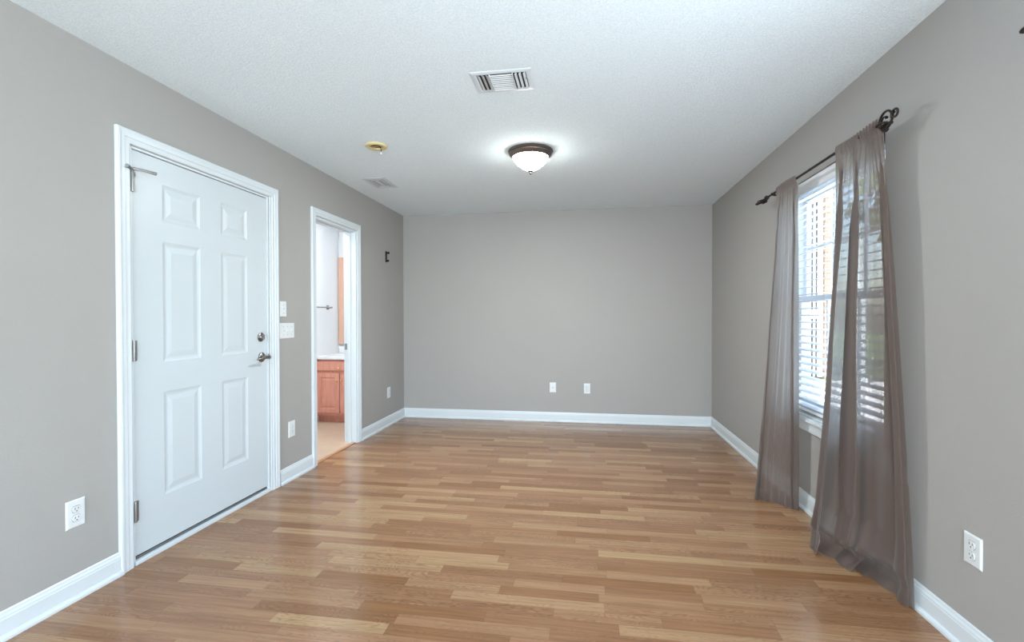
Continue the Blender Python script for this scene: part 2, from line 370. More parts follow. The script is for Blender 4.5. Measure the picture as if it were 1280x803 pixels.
for (a, b) in ((2.168, 2.414), (2.570, 2.794)):
    pans += [(a, b, 1.722, 1.914), (a, b, .985, 1.617), (a, b, .285, .828)]
door = struct('door_1', panelled('X', DX, .045, 1, d0, d1, .042, EZ-.014, pans, ST), 'door', 'white six-panel entry door with satin nickel lever', 'door')
MB().box(XL-.10, XL-.085, E0+.036, E1-.036, .03, EZ-.036).build('light_seal', 'dark', door)  # unseen dark board added behind the slab to keep light from leaking in
# hinges
for z in (1.885, 1.055, .263):
    h = MB().lathe([(0, 0), (.0062, 0), (.0068, .003), (.0068, .1), (.0062, .103), (0, .103)], (XL+.006, E0+.009, z-.05), n=12)
    h.box(XL-.005, XL-.0035, E0+.012, E0+.034, z-.05, z+.05); h.box(XL-.003, XL+.003, E0+.004, E0+.016, z-.05, z+.05)
    for q in (.3, .7): h.lathe([(.0072, 0), (.0072, .0012)], (XL+.006, E0+.009, z-.05+.1*q), n=12)
    ho = h.build('hinge', 'steel', door, smooth=True, auto=True)
    if z > 1.8: htop = ho
# hinge-pin door stop on the top hinge
m = MB().tube([(XL+.010, E0+.009, 1.945), (XL+.045, E0+.035, 1.94), (XL+.062, E0+.085, 1.937)], [.007, .006, .008], 8).tube([(XL+.006, E0+.009, 1.94), (XL+.024, E0-.035, 1.946)], [.007, .009], 8)
m.lathe([(0, 0), (.011, 0), (.011, .004), (0, .004)], (XL+.006, E0+.009, 1.938), n=14)
tag(m.build('hinge_stop', 'steel', htop, smooth=True, auto=True), 'grey metal hinge-pin stop on the top hinge')
# deadbolt + lever
m = MB().lathe([(0, 0), (.031, 0), (.031, .006), (.025, .011), (.018, .012), (.016, .017), (0, .017)], (DX, 2.918, 1.083), (1, 0, 0), 28)
db = m.build('deadbolt', 'nickel', door, smooth=True, auto=True)
MB().box(DX+.016, DX+.030, 2.914, 2.922, 1.066, 1.100, .002).build('thumb_turn', 'nickel', db)
m = MB().lathe([(0, 0), (.033, 0), (.033, .006), (.026, .012), (.013, .016), (.011, .045), (.013, .05), (.013, .062), (0, .064)], (DX, 2.925, .945), (1, 0, 0), 28)
lv = m.build('door_handle', 'nickel', door, smooth=True, auto=True); tag(lv, 'satin nickel lever handle with round rose')
MB().tube([(DX+.056, 2.93, .945), (DX+.058, 2.90, .946), (DX+.058, 2.865, .943), (DX+.054, 2.83, .938), (DX+.050, 2.818, .936)], [.010, .0085, .0075, .007, .005], 10).build('lever', 'nickel', lv, smooth=True)
MB().lathe([(.004, 0), (.004, .012), (.002, .013), (0, .013)], (DX+.054, 2.925, .956), n=8).build('lock_pin', 'nickel', lv, smooth=True)

# bathroom doorway casing + jamb
mb = MB(); casing_mesh(mb, B0-.004, B1+.004, BZ+.004, XL, 1, 1.0)
BXo = XL-WT
mb.box(BXo-.002, XL+.001, B0, B0+.014, 0, BZ); mb.box(BXo-.002, XL+.001, B1-.014, B1, 0, BZ); mb.box(BXo-.002, XL+.001, B0+.014, B1-.014, BZ-.014, BZ)
mb.box(BXo+.035, BXo+.07, B1-.026, B1-.014, 0, BZ-.014, .002); mb.box(BXo+.035, BXo+.07, B0+.014, B0+.026, 0, BZ-.014, .002); mb.box(BXo+.035, BXo+.07, B0+.026, B1-.026, BZ-.026, BZ-.014, .002)
t4 = struct('trim_4', mb, 'white', 'white casing and jamb of the bathroom doorway', 'trim')
m = MB().box(BXo+.004, BXo+.030, B1-.0155, B1-.0135, .90, .96).build('strike_plate', 'steel', t4)
mb = MB().box(XL-.045, XL-.005, B0+.012, B1-.012, 0, .007, .003)
struct('trim_5', mb, 'strip', 'orange oak transition strip across the bathroom doorway', 'trim')

# ------------------------------------------------------------------ bathroom
BX0 = -3.065; BX1 = BXo; BY0, BY1 = 2.6, 5.54
struct('wall_bathroom_left', MB().box(BX0-.1, BX0, BY0, BY1+.1, -.1, H+.1), 'bathwall', 'white bathroom side wall behind the towel bar', 'wall')
struct('wall_bathroom_back', MB().box(BX0, BX1, BY1, BY1+.1, -.1, H+.1), 'bathwall', 'white bathroom wall behind the vanity', 'wall')
struct('wall_bathroom_front', MB().box(BX0-.1, BX1, BY0-.1, BY0, -.1, H+.1), 'bathwall', 'white bathroom wall nearest the entry door', 'wall')
mb = MB()
for a, b, z0, z1 in ((BY0, B0, 0, H), (B0, B1, BZ, H), (B1, BY1, 0, H)): mb.box(BX1-.008, BX1, a, b, z0, z1)
struct('wall_bathroom_right', mb, 'bathwall', 'white bathroom side of the doorway wall', 'wall')
struct('floor_bathroom', MB().box(BX0, XL-.028, BY0, BY1, 0, .003), 'bathfloor', 'beige vinyl bathroom floor', 'floor')
struct('ceiling_bathroom', MB().box(BX0, BX1, BY0, BY1, H, H+.1), 'bathwall', 'white bathroom ceiling', 'ceiling')
struct('floor_bathroom_slab', MB().box(BX0-.1, XL-.3, BY0-.1, BY1+.1, -.1, 0), 'concrete', 'concrete slab below the bathroom', 'floor')
struct('baseboard_bathroom', MB().box(BX0, BX0+.013, BY0, 4.99, .003, .09, .003), 'white', 'white baseboard on the bathroom side wall', 'baseboard')
area('bathroom_light', (-2.68, 4.10, 2.40), (0, 0, -1), .45, .9, 23, (.97, .98, 1))
VF = 5.0; VX0, VX1 = BX0+.001, BX1-.009
van = empty('bathroom_vanity', (BX0+.38, VF+.26, 0), 'reddish oak bathroom vanity seen through the doorway', 'vanity')
MB().box(VX0, VX1, VF+.012, BY1-.002, .085, .730).box(VX0, VX1, VF+.07, BY1-.002, .003, .085).build('body', 'vanity', van)
vst = [(0, 0), (.003, .006), (.05, .006), (.053, .001), (.060, .001), (.085, .006), (.088, .006)]
fst = [(0, 0), (.008, .006), (.012, .006)]
Dx = (VX0+.018, VX1-.018); mid = (Dx[0]+Dx[1])/2-.085+.0
mid = -2.765
def front(name, a, b, z0, z1, steps, knob):
    mb = MB(); mb.box(a, b, VF, VF+.013, z0, z1)
    panel_ring(mb, 'Y', a, b, z0, z1, steps, VF-.0, -1)
    f_ = mb.build(name, 'vanity', van)
    MB().lathe([(0, 0), (.006, 0), (.005, .010), (.011, .016), (.013, .022), (.009, .027), (0, .028)], (knob[0], VF-.006, knob[1]), (0, -1, 0), 16).build('knob', 'brass', f_, smooth=True)
front('drawer', Dx[0], -2.765*2-Dx[0], .60, .712, fst, (-2.765, .636))
front('door', Dx[0], mid-.003, .12, .575, vst, (mid-.028, .49))
front('door', mid+.003, -2.765*2-Dx[0], .12, .575, vst, (mid+.028, .49))
ct = MB().box(VX0, VX1, VF-.018, BY1, .731, .762, .004).box(VX0, VX1, BY1-.02, BY1-.001, .762, .850, .003).box(VX0, VX0+.018, VF+.0, BY1-.02, .762, .766)
tag(ct.build('vanity_countertop', 'counter'), 'white countertop with backsplash on top of the bathroom vanity', 'countertop')
mir = empty('bathroom_mirror', (BX0+.36, BY1-.012, 1.4), 'pale oak framed mirror above the bathroom countertop', 'mirror')
m0, m1_, mz0, mz1 = BX0+.006, BX1-.02, .875, 1.96
mb = MB().box(m0, m0+.08, BY1-.028, BY1-.001, mz0, mz1, .003).box(m1_-.08, m1_, BY1-.028, BY1-.001, mz0, mz1, .003).box(m0+.08, m1_-.08, BY1-.028, BY1-.001, mz1-.08, mz1, .003).box(m0+.08, m1_-.08, BY1-.028, BY1-.001, mz0, mz0+.08, .003)
mb.build('mirror_frame', 'frame', mir)
MB().box(m0+.08, m1_-.08, BY1-.014, BY1-.002, mz0+.08, mz1-.08).build('mirror_glass', 'mirror', mir)
tb = empty('towel_bar', (BX0, 5.0, 1.33), 'metal towel bar with square end on the white bathroom wall', 'towel bar')
for y in (4.66, 5.27):
    MB().box(BX0, BX0+.008, y-.026, y+.026, 1.304, 1.356, .003).box(BX0+.008, BX0+.062, y-.010, y+.010, 1.320, 1.340, .003).build('bracket', 'nickel', tb)
MB().tube([(BX0+.052, 4.66, 1.33), (BX0+.052, 5.27, 1.33)], .008, 12).build('rail', 'nickel', tb, smooth=True, auto=True)

# ------------------------------------------------------------------ window 1 (right wall)
def window(name, y0, y1, label):
    X = XR+.085
    fr = MB(); F = .045
    for a, b, c, d in ((y0, y0+F, WZ0, WZ1), (y1-F, y1, WZ0, WZ1), (y0+F, y1-F, WZ1-F, WZ1), (y0+F, y1-F, WZ0, WZ0+F)): fr.box(X, X+.085, a, b, c, d, .003)
    w_ = struct(name, fr, 'vinylframe', label, 'window')
    zm = (WZ0+WZ1)/2-.0
    for nm, za, zb, xo in (('upper_sash', zm-.02, WZ1-F, .045), ('lower_sash', WZ0+F, zm+.02, .012)):
        s_ = MB(); R_ = .035; a, b = y0+F, y1-F
        for q in ((a, a+R_, za, zb), (b-R_, b, za, zb), (a+R_, b-R_, zb-R_, zb), (a+R_, b-R_, za, za+R_)): s_.box(X+xo, X+xo+.028, *q, .002)
        for k in (1, 2): 
            yy = a+R_+(b-a-2*R_)*k/3; s_.box(X+xo+.008, X+xo+.02, yy-.009, yy+.009, za+R_, zb-R_)
        zz = (za+zb)/2; s_.box(X+xo+.009, X+xo+.019, a+R_, b-R_, zz-.009, zz+.009)
        so_ = s_.build(nm, 'vinylframe', w_)
        MB().box(X+xo+.012, X+xo+.016, a+R_-.002, b-R_+.002, za+R_-.002, zb-R_+.002).build('pane', 'glass', so_)
    st = MB().box(XR-.036, X, y0-.045 if True else y0, y1+.045, WZ0-.026, WZ0-.001, .006)
    return w_
w1 = window('window_1', W0, W1, 'white double-hung window on the right wall behind the curtains')
w2 = window('window_2', V0, V1, 'white window on the right wall beside the camera')
for w_, y0, y1 in ((w1, W0, W1), (w2, V0, V1)):
    s_ = MB().box(XR-.034, XR, y0-.05, y1+.05, WZ0-.024, WZ0+.002, .006).box(XR-.001, XR+.087, y0+.001, y1-.001, WZ0+.0003, WZ0+.012)
    s_.box(XR-.016, XR, y0-.035, y1+.035, WZ0-.085, WZ0-.024, .004).box(XR-.022, XR, y0-.035, y1+.035, WZ0-.04, WZ0-.024, .004)
    s_.build('window_sill', 'white', w_)

# blind
bl = empty('window_blind', (XR+.045, (W0+W1)/2, WZ1-.03), 'white horizontal slat blind hanging open inside the curtained window', 'blind')
BXc = XR+.045; by0, by1 = W0+.008, W1-.008
MB().box(BXc-.022, BXc+.030, by0, by1, WZ1-.045, WZ1-.002, .003).build('headrail', 'slat', bl)
MB().box(BXc-.036, BXc-.030, by0, by1, WZ1-.078, WZ1-.003, .002).build('valance', 'slat', bl)
nsl = 31; ztop = WZ1-.100; zbot = WZ0+.060; tilt = math.radians(9)
def slat_mesh():
    mb = MB(); L = []
    prof = [(-.025, 0), (-.012, .0028), (0, .0038), (.012, .0028), (.025, 0)]
    prof = prof + [(a, b-.0026) for a, b in prof[::-1]]
    ct_, st_ = math.cos(tilt), math.sin(tilt)
    for y in (by0, by1): L.append([(a*ct_ - b*st_, y, a*st_ + b*ct_) for a, b in prof])
    R = mb.loops(L); mb.b.faces.new(R[0][::-1]); mb.b.faces.new(R[1]); return mb
sl = None
for i in range(nsl):
    z = ztop + (zbot-ztop)*i/(nsl-1)
    if sl is None:
        sl = slat_mesh().build('slat', 'slat', bl); sl.matrix_parent_inverse = Matrix(); base = sl
        o = sl
    else:
        o = base.copy(); COL.objects.link(o); o.parent = bl
    o.location = (0, -(W0+W1)/2, z-(WZ1-.03))
MB().box(BXc-.026, BXc+.026, by0, by1, WZ0+.022, WZ0+.040, .004).build('bottom_rail', 'slat', bl)
for y in (by0+.14, (by0+by1)/2, by1-.14):
    for dx in (-.027, .027): MB().tube([(BXc+dx, y, WZ1-.05), (BXc+dx, y, WZ0+.035)], .0011, 5).build('ladder_cord', 'slat', bl)
MB().tube([(BXc-.040, by1-.09, WZ1-.06), (BXc-.040, by1-.092, 1.30)], .004, 6).lathe([(0, 0), (.006, .003), (.008, .03), (.004, .04), (0, .04)], (BXc-.040, by1-.092, 1.262), n=10).build('tilt_wand', 'slat', bl, smooth=True, auto=True)

# ------------------------------------------------------------------ curtain rods
RX, RZ = XR-.094, 2.066
def spiral(c, r0, r1, a0, a1, n=22, ax='YZ', flip=1):
    P = []
    for i in range(n+1):
        t = i/n; r = r0+(r1-r0)*t; a = a0+(a1-a0)*t
        u, v = r*math.cos(a)*flip, r*math.sin(a)
        P.append(Vector((c[0], c[1]+u, c[2]+v)) if ax == 'YZ' else Vector((c[0]+v, c[1]+u, c[2])))
    return P
def finial(parent, y, d, flat=False, k_=.74):
    """open wrought scroll cage; d = +1/-1 outward direction along Y"""
    m = MB(); c = (RX, y, RZ)
    m.lathe([(0, 0), (.013, .002), (.016, .010), (.012, .018), (.014, .024), (.009, .032), (0, .034)], (RX, y, RZ), (0, d, 0), 14)
    y += d*.03
    def P(pts): return [Vector((RX+(c_ if flat else a)*k_*(-1 if flat else 1), y+d*b*(1 if flat else .82), RZ+(a if flat else c_)*k_-.009)) for a, b, c_ in pts]
    # large loop with a curl back inside
    big = []
    for i in range(26):
        t = i/25; a = math.pi - t*2*math.pi*1.35; r = 1-.0*t; k = 1 if t < .62 else 1-(t-.62)*1.9
        big.append((0, .056+.054*k*math.cos(a), .012+.052*k*math.sin(a)))
    m.tube(P(big), [.0052]*20+[.0048, .0044, .004, .004, .0055, .007], 8)
    # outer smaller spiral
    sm = []
    for i in range(22):
        t = i/21; a = math.pi*1.25 - t*2*math.pi*1.3; k = 1-.55*t
        sm.append((0, .132+.030*k*math.cos(a), .018+.030*k*math.sin(a)))
    m.tube(P([(0, .05, -.040), (0, .085, -.030)]+sm), [.005]*20+[.0045, .0045, .005, .0065], 8)
    # cross scrolls toward and away from the wall
    for s_ in (1, -1):
        cr = []
        for i in range(20):
            t = i/19; a = math.pi - t*2*math.pi*1.2; k = 1-.5*t
            cr.append((s_*(.010+.030*k*math.sin(a)*.8), .048+.045*k*math.cos(a), -.004-.012*t))
        m.tube(P(cr), .0042, 8)
    m.tube(P([(0, .02, -.02), (-.005, .045, -.048), (-.004, .070, -.056), (-.002, .080, -.045)]), [.004, .0045, .0045, .006], 8)
    return m.build('finial', 'iron', parent, smooth=True, auto=True)
def rod(y0, y1, label):
    r = empty('curtain_rod', (RX, (y0+y1)/2, RZ), label, 'curtain rod')
    MB().tube([(RX, y0, RZ), (RX, y1, RZ)], .0075, 12).build('pole', 'iron', r, smooth=True, auto=True)
    finial(r, y0+.005, -1); finial(r, y1-.005, 1, True, .5)
    for y in (y0+.11, y1-.11):
        MB().box(XR-.006, XR, y-.012, y+.012, RZ-.045, RZ+.035, .002).tube([(XR-.004, y, RZ-.012), (RX, y, RZ-.012)], .0055, 8).tube([(RX+.012, y, RZ+.006), (RX+.009, y, RZ-.010), (RX, y, RZ-.013), (RX-.010, y, RZ-.008), (RX-.011, y, RZ+.004)], .004, 8).build('bracket', 'iron', r, smooth=True, auto=True)
    return r
rod(2.345, 3.62, 'dark bronze curtain rod with scroll finials above the curtained window')
rod(.02, 1.435, 'dark bronze curtain rod at the right picture edge, only its finial showing')

# ------------------------------------------------------------------ curtains
def smoothstep(a, b, t):
    t = max(0, min(1, (t-a)/(b-a))); return t*t*(3-2*t)
def lerp(a, b, t): return a+(b-a)*t
def pathpt(P, u):
    n = len(P)-1; s = min(max(u, 0), 1)*n; i = min(int(s), n-1); f = s-i
    p0, p1, p2, p3 = P[max(i-1, 0)], P[i], P[i+1], P[min(i+2, n)]
    r = []
    for a, b, c, d in zip(p0, p1, p2, p3): r.append(.5*((2*b)+(-a+c)*f+(2*a-5*b+4*c-d)*f*f+(-a+3*b-3*c+d)*f**3))
    return r
def knotval(K, u, c):
    for a, b in zip(K, K[1:]):
        if u <= b[0]:
            t = (u-a[0])/(b[0]-a[0]); t = t*.35+.65*t*t*(3-2*t); return lerp(a[c], b[c], t)
    return K[-1][c]
def curtain(label, top, botp, K, nf, seed, ex, puddle=None, open_=.35, nu=260, nv=100):
    """top=(yfar,ynear) on the rod; botp: floor points (x,y) far->near; K: fold knots (u, place along the width, depth)"""
    rnd = random.Random(seed); mb = MB(); V = []; ph = [rnd.uniform(0, 6.28) for _ in range(12)]
    uvl = mb.b.loops.layers.uv.new('UVMap'); zt = RZ+.020
    for j in range(nv+1):
        s = j/nv; row = []
        for i in range(nu+1):
            u = i/nu; z = zt*(1-s)
            k = smoothstep(.0, .22, s)*(1-open_*smoothstep(.62, 1, s))
            um = min(1, max(0, u + .016*math.sin(3.1*s+ph[0])*math.sin(math.pi*u)))
            p = lerp(u, knotval(K, um, 1), k); dd = 1.45*knotval(K, um, 2)*lerp(.35, 1, smoothstep(.02, .5, s))*(1-.25*smoothstep(.7, 1, s))
            e = s**lerp(ex[0], ex[1], p)
            bx, by = pathpt(botp, p); x = lerp(RX, bx, e); y = lerp(lerp(top[0], top[1], p), by, e)
            bx2, by2 = pathpt(botp, min(p+.04, 1)); bx1, by1_ = pathpt(botp, max(p-.04, 0))
            tv = Vector((lerp(0, bx2-bx1, e), lerp((top[1]-top[0])*.08, by2-by1_, e))).normalized(); n = Vector((tv.y, -tv.x))
            if n.x > 0: n = -n
            edge = smoothstep(0, .08, min(u, 1-u))
            g = math.sin(2*math.pi*nf*u + ph[1] + 1.1*math.sin(1.7*s+ph[2])) + .6*math.sin(2*math.pi*nf*.57*u+ph[3]-.8*s)
            off = dd + (.0035+.004*smoothstep(.3, 1, s))*g*(.4+.6*edge)*smoothstep(0, .1, s)
            g2 = math.sin(2*math.pi*nf*1.4*u+ph[4]); off += .006*g2*(1-smoothstep(.03, .30, s))
            off += .0016*math.sin(31*u+19*s+ph[5])*math.sin(23*s+ph[6]+7*u)*smoothstep(.5, 1, s)
            x += n.x*off; y += n.y*off
            if z > RZ-.03:      # rod pocket hugs the pole on its room side
                q = z-RZ; hug = math.sqrt(max(0, 1-(q/.026)**2))
                x = lerp(x, RX-.0105-.008*hug*(.7+.3*g2), .95 if z > RZ-.018 else .6)
                if z > RZ+.010: z += .004*math.sin(2*math.pi*nf*1.3*u+ph[7])
            if puddle: x, y, z = puddle(u, s, x, y, z, n)
            lim = XR-.032 if z < .13 else (XR-.042 if abs(z-WZ0+.01) < .06 else XR-.008)
            x = min(x, lim); z = max(z, .0035)
            row.append(mb.b.verts.new((x, y, z)))
        V.append(row)
    for j in range(nv):
        for i in range(nu):
            f = mb.b.faces.new((V[j][i], V[j][i+1], V[j+1][i+1], V[j+1][i]))
            for lp, (a, b) in zip(f.loops, ((i, j), (i+1, j), (i+1, j+1), (i, j+1))): lp[uvl].uv = (a/nu, b/nv)
    o = mb.build('curtain', 'curtain', smooth=True, origin=(RX, (top[0]+top[1])/2, 0))
    return tag(o, label, 'curtain', 'taupe curtains on the window rod')
far_b = [(1.105, 3.325), (1.135, 3.335), (1.18, 3.315), (1.225, 3.275), (1.275, 3.235), (1.318, 3.178)]
near_b = [(1.215, 2.745), (1.20, 2.66), (1.215, 2.585), (1.262, 2.50), (1.298, 2.43), (1.330, 2.31), (1.340, 2.165)]
PK = [(0, 0, 0), (.32, .030, 0), (.52, .065, .10), (.62, -.050, .28), (.74, -.105, .42), (.90, -.005, .90), (1, .018, 1.0)]
def pud(u, s, x, y, z, n):
    g = math.exp(-(abs(u-.52)/.27)**3)
    if z < .26:
        t = 1-z/.26
        w_ = .75+.25*math.sin(9*u+1)
        o_ = knotval(PK, t, 1)*g*w_
        zz = .26 - .26*t
        zc = {0: 0}
        z2 = lerp(zz, lerp(.26, .004, smoothstep(0, 1, min(1, t*1.06))**.9), .7*g)
        lift = .045*g*math.sin(math.pi*min(1, t*1.3))*w_
        x += n.x*o_; y += n.y*o_; z = max(.0035, z2+lift*(1-t)+.014*g*math.sin(14*u+2)*math.sin(math.pi*t))
    return x, y, z
FK = [(0, 0, 0), (.14, .26, .020), (.25, .07, .008), (.38, .34, -.006), (.74, .78, .004), (.83, .93, .016), (.90, .83, .004), (1, 1, .0)]
NK = [(0, 0, .012), (.14, .35, .042), (.25, .03, .014), (.36, .38, -.012), (.48, .63, .022), (.57, .35, .006), (.68, .65, -.012), (.82, .90, .0), (.90, 1.0, .014), (.95, .90, .004), (1, .985, -.006)]
curtain('taupe sheer curtain on the far half of the window, hem just reaching the floor', (3.435, 3.118), far_b, FK, 9, 3, (1.3, 1.15))
curtain('taupe sheer curtain on the near half of the window, hem crumpled on the floor', (2.668, 2.300), near_b, NK, 11, 5, (2.6, .85), pud)

# ------------------------------------------------------------------ outlets and switches
def wall_frame(o, nrm):
    o.rotation_euler.z = {(1, 0): 0, (-1, 0): math.pi, (0, -1): -math.pi/2}[nrm]
def plate_mesh(w_, h_):
    m = MB(); L = []
    for ins, dep in ((0, 0), (0, .002), (.004, .0055), (.008, .006)):
        L.append([(dep, -w_/2+ins, -h_/2+ins), (dep, w_/2-ins, -h_/2+ins), (dep, w_/2-ins, h_/2-ins), (dep, -w_/2+ins, h_/2-ins)])
    m.loops(L, cap=True); return m
def child(mb, name, m, root):
    o = mb.build(name, m, smooth=False); o.parent = root; return o
def outlet(loc, nrm, label, w_=.072, h_=.116):
    r = empty('wall_outlet', loc, label, 'outlet', None); wall_frame(r, nrm)
    child(plate_mesh(w_, h_), 'cover_plate', 'plate', r)
    for s_ in (1, -1):
        zc = s_*.0195; pts = []
        for k in range(28):
            a = 2*math.pi*k/28; pts.append((.0165*math.cos(a), max(-.0135, min(.0135, .0172*math.sin(a)))))
        m = MB(); m.loops([[(.0055, a, zc+b) for a, b in pts], [(.0085, a, zc+b) for a, b in pts], [(.009, a*.93, zc+b*.93) for a, b in pts]], cap=True)
        rc = child(m, 'socket', 'plate', r)
        m = MB().box(.0088, .0094, -.0078, -.0056, zc-.001, zc+.008).box(.0088, .0094, .0056, .0078, zc-.0005, zc+.007).lathe([(0, 0), (.0026, 0), (.0026, .0006), (0, .0006)], (.0088, 0, zc-.0072), (1, 0, 0), 10)
        child(m, 'slot', 'slot', rc)
        m = MB(); rg = [(a*1.10, b*1.12) for a, b in pts]; m.loops([[(.0061, a, zc+b) for a, b in rg], [(.0061, a*.9, zc+b*.9) for a, b in pts]]); child(m, 'seam', 'alu', rc)
    child(MB().lathe([(0, 0), (.0035, 0), (.003, .0012), (0, .0014)], (.0058, 0, 0), (1, 0, 0), 10), 'screw', 'plate', r)
    return r
outlet((XL, 1.721, .371), (1, 0), 'white duplex outlet low on the left wall, left of the entry door', .078, .120)
outlet((XL, 3.245, .377), (1, 0), 'white duplex outlet low on the wall between the entry door and the bathroom doorway', .078, .120)
outlet((XL, 5.020, .366), (1, 0), 'white duplex outlet low on the left wall near the far corner', .078, .118)
outlet((.018, YB, .390), (0, -1), 'white duplex outlet on the far wall, right one of the two plates')
outlet((XR, 1.920, .378), (-1, 0), 'white duplex outlet low on the right wall, beside the near curtain', .080, .112)
r = empty('coax_plate', (-.374, YB, .394), 'white cable plate with a single jack on the far wall, left of the outlet', 'wall plate'); wall_frame(r, (0, -1))
child(plate_mesh(.074, .116), 'cover_plate', 'plate', r)
child(MB().lathe([(0, 0), (.0065, 0), (.0065, .003), (.0045, .003), (.0045, .011), (0, .011)], (.0058, 0, 0), (1, 0, 0), 12), 'jack', 'steel', r)
for s_ in (1, -1): child(MB().lathe([(0, 0), (.003, 0), (.0026, .001), (0, .0012)], (.0058, 0, s_*.042), (1, 0, 0), 10), 'screw', 'plate', r)
def switch(loc, n_, w_, label):
    r = empty('light_switch', loc, label, 'light switch')
    child(plate_mesh(w_, .114), 'cover_plate', 'plate', r)
    for k in range(n_):
        yc = (k-(n_-1)/2)*.046; up_ = 1 if (k+n_) % 2 else -1
        m = MB().box(.0055, .0075, yc-.0055, yc+.0055, -.0125, .0125, .0006)
        t_ = child(m, 'toggle_mount', 'plate', r)
        m = MB(); m.loops([[(.007, yc-.004, -.005), (.007, yc+.004, -.005), (.007, yc+.004, .005), (.007, yc-.004, .005)], [(.018, yc-.003, up_*.008-.003), (.018, yc+.003, up_*.008-.003), (.018, yc+.003, up_*.008+.003), (.018, yc-.003, up_*.008+.003)]], cap=True)
        child(m, 'toggle', 'plate', t_)
        for s_ in (1, -1): child(MB().lathe([(0, 0), (.003, 0), (.0026, .001), (0, .0012)], (.0058, yc, s_*.030), (1, 0, 0), 10), 'screw', 'alu', r)
switch((XL, 3.152, 1.277), 1, .074, 'single white toggle switch right of the entry door, upper plate')
switch((XL, 3.197, 1.117), 3, .170, 'triple white toggle switch plate right of the entry door, lower plate')

# ------------------------------------------------------------------ dark wall bracket on the left wall
wb = empty('wall_bracket', (XL, 4.965, 1.88), 'small dark iron bracket high on the left wall near the far corner', 'bracket')
m = MB().box(XL, XL+.006, 4.945, 4.985, 1.822, 1.945, .002).build('back_plate', 'iron', wb)
for z, l_ in ((1.925, .034), (1.838, .028)):
    MB().tube([(XL+.003, 4.964, z), (XL+l_, 4.964, z)], .0085, 10).lathe([(0, 0), (.0125, 0), (.0125, .010), (0, .010)], (XL+l_-.006, 4.964, z), (1, 0, 0), 14).build('peg', 'iron', wb, smooth=True, auto=True)

# ------------------------------------------------------------------ ceiling things
LX, LY = -.400, 3.475
cl = empty('ceiling_light', (LX, LY, H), 'lit frosted bowl ceiling light with bronze rim', 'ceiling light')
m = MB().lathe([(0, 0), (.163, 0), (.166, .006), (.160, .014), (.156, .016), (.158, .022), (.155, .030), (.146, .038), (.140, .046), (.132, .050), (.130, .044), (.125, .040), (0, .036)], (LX, LY, H), (0, 0, -1), 56)
m.build('rim', 'bronze', cl, smooth=True, auto=True)
bowl = [(.130, .040), (.130, .052), (.122, .068), (.107, .086), (.087, .105), (.063, .123), (.038, .137), (.014, .145), (0, .1455)]
kk = NT('lit_frosted_glass'); kk.b.inputs['Base Color'].default_value = (.95, .95, .93, 1); kk.b.inputs['Roughness'].default_value = .4
kk.b.inputs['Emission Color'].default_value = (.98, 1.0, .95, 1); kk.b.inputs['Emission Strength'].default_value = 46.0; M['bowl'] = kk.m
tr_ = kk.n('BsdfTransparent'); mx_ = kk.n('MixShader'); mx_.inputs[0].default_value = .5; kk.l(kk.b.outputs[0], mx_.inputs[1]); kk.l(tr_.outputs[0], mx_.inputs[2]); kk.l(mx_.outputs[0], kk.out.inputs[0])
bl_ = bpy.data.lights.new('bulb', 'AREA'); bl_.shape = 'DISK'; bl_.size = .22; bl_.energy = 66; bl_.color = (.95, .98, 1)
bo_ = bpy.data.objects.new('bulb', bl_); COL.objects.link(bo_); bo_.location = (LX, LY, H-.050)
MB().lathe(bowl, (LX, LY, H), (0, 0, -1), 56).build('glass_bowl', 'bowl', cl, smooth=True)
MB().lathe([(0, .138), (.016, .141), (.019, .147), (.012, .153), (.008, .158), (.010, .164), (.005, .172), (0, .174)], (LX, LY, H), (0, 0, -1), 18).build('finial', 'iron', cl, smooth=True, auto=True)

# main supply register
vx0, vx1, vy0, vy1 = -.575, -.265, 2.312, 2.528
v = empty('ceiling_vent', ((vx0+vx1)/2, (vy0+vy1)/2, H), 'white three-way ceiling register above the middle of the room', 'vent')
m = MB()
def frame_ring(m, x0, x1, y0, y1, steps):
    m.loops([[(x0+i_, y0+i_, z_), (x1-i_, y0+i_, z_), (x1-i_, y1-i_, z_), (x0+i_, y1-i_, z_)] for i_, z_ in steps])
frame_ring(m, vx0, vx1, vy0, vy1, [(0, H), (0, H-.002), (.012, H-.005), (.024, H-.005), (.030, H-.0008)])
m.build('frame', 'white', v)
ix0, ix1, iy0, iy1 = vx0+.026, vx1-.026, vy0+.026, vy1-.026
MB().box(ix0, ix1, iy0, iy1, H-.0015, H-.0003).build('backing', 'dark', v)
lw_ = (ix1-ix0)
def vslat(pts_lo, pts_hi, m_='plate'):
    (a, b), (c, d) = pts_lo, pts_hi
sx0, sx1 = ix0+.28*lw_, ix1-.28*lw_
for k in range(9):       # middle bank, blades along X
    y = iy0+.008+(iy1-iy0-.016)*k/8
    MB().quad((sx0, y+.007, H-.0085), (sx1, y+.007, H-.0085), (sx1, y+.0015, H-.0045), (sx0, y+.0015, H-.0045)).build('slat', 'plate', v).modifiers.new('t', 'SOLIDIFY').thickness = .0006
for k in range(3):       # left bank, blades along Y
    x = ix0+.016+(sx0-ix0-.020)*k/2.4
    MB().quad((x-.009, iy0, H-.003), (x+.007, iy0, H-.014), (x+.007, iy1, H-.014), (x-.009, iy1, H-.003)).build('slat', 'plate', v).modifiers.new('t', 'SOLIDIFY').thickness = .001
    x = ix1-.012-(ix1-sx1-.020)*k/2.4
    MB().quad((x+.006, iy0, H-.002), (x-.004, iy0, H-.012), (x-.004, iy1, H-.012), (x+.006, iy1, H-.002)).build('slat', 'plate', v).modifiers.new('t', 'SOLIDIFY').thickness = .001
for a_ in (sx0-.004, sx1): MB().box(a_, a_+.004, iy0, iy1, H-.012, H-.001).build('divider', 'plate', v)
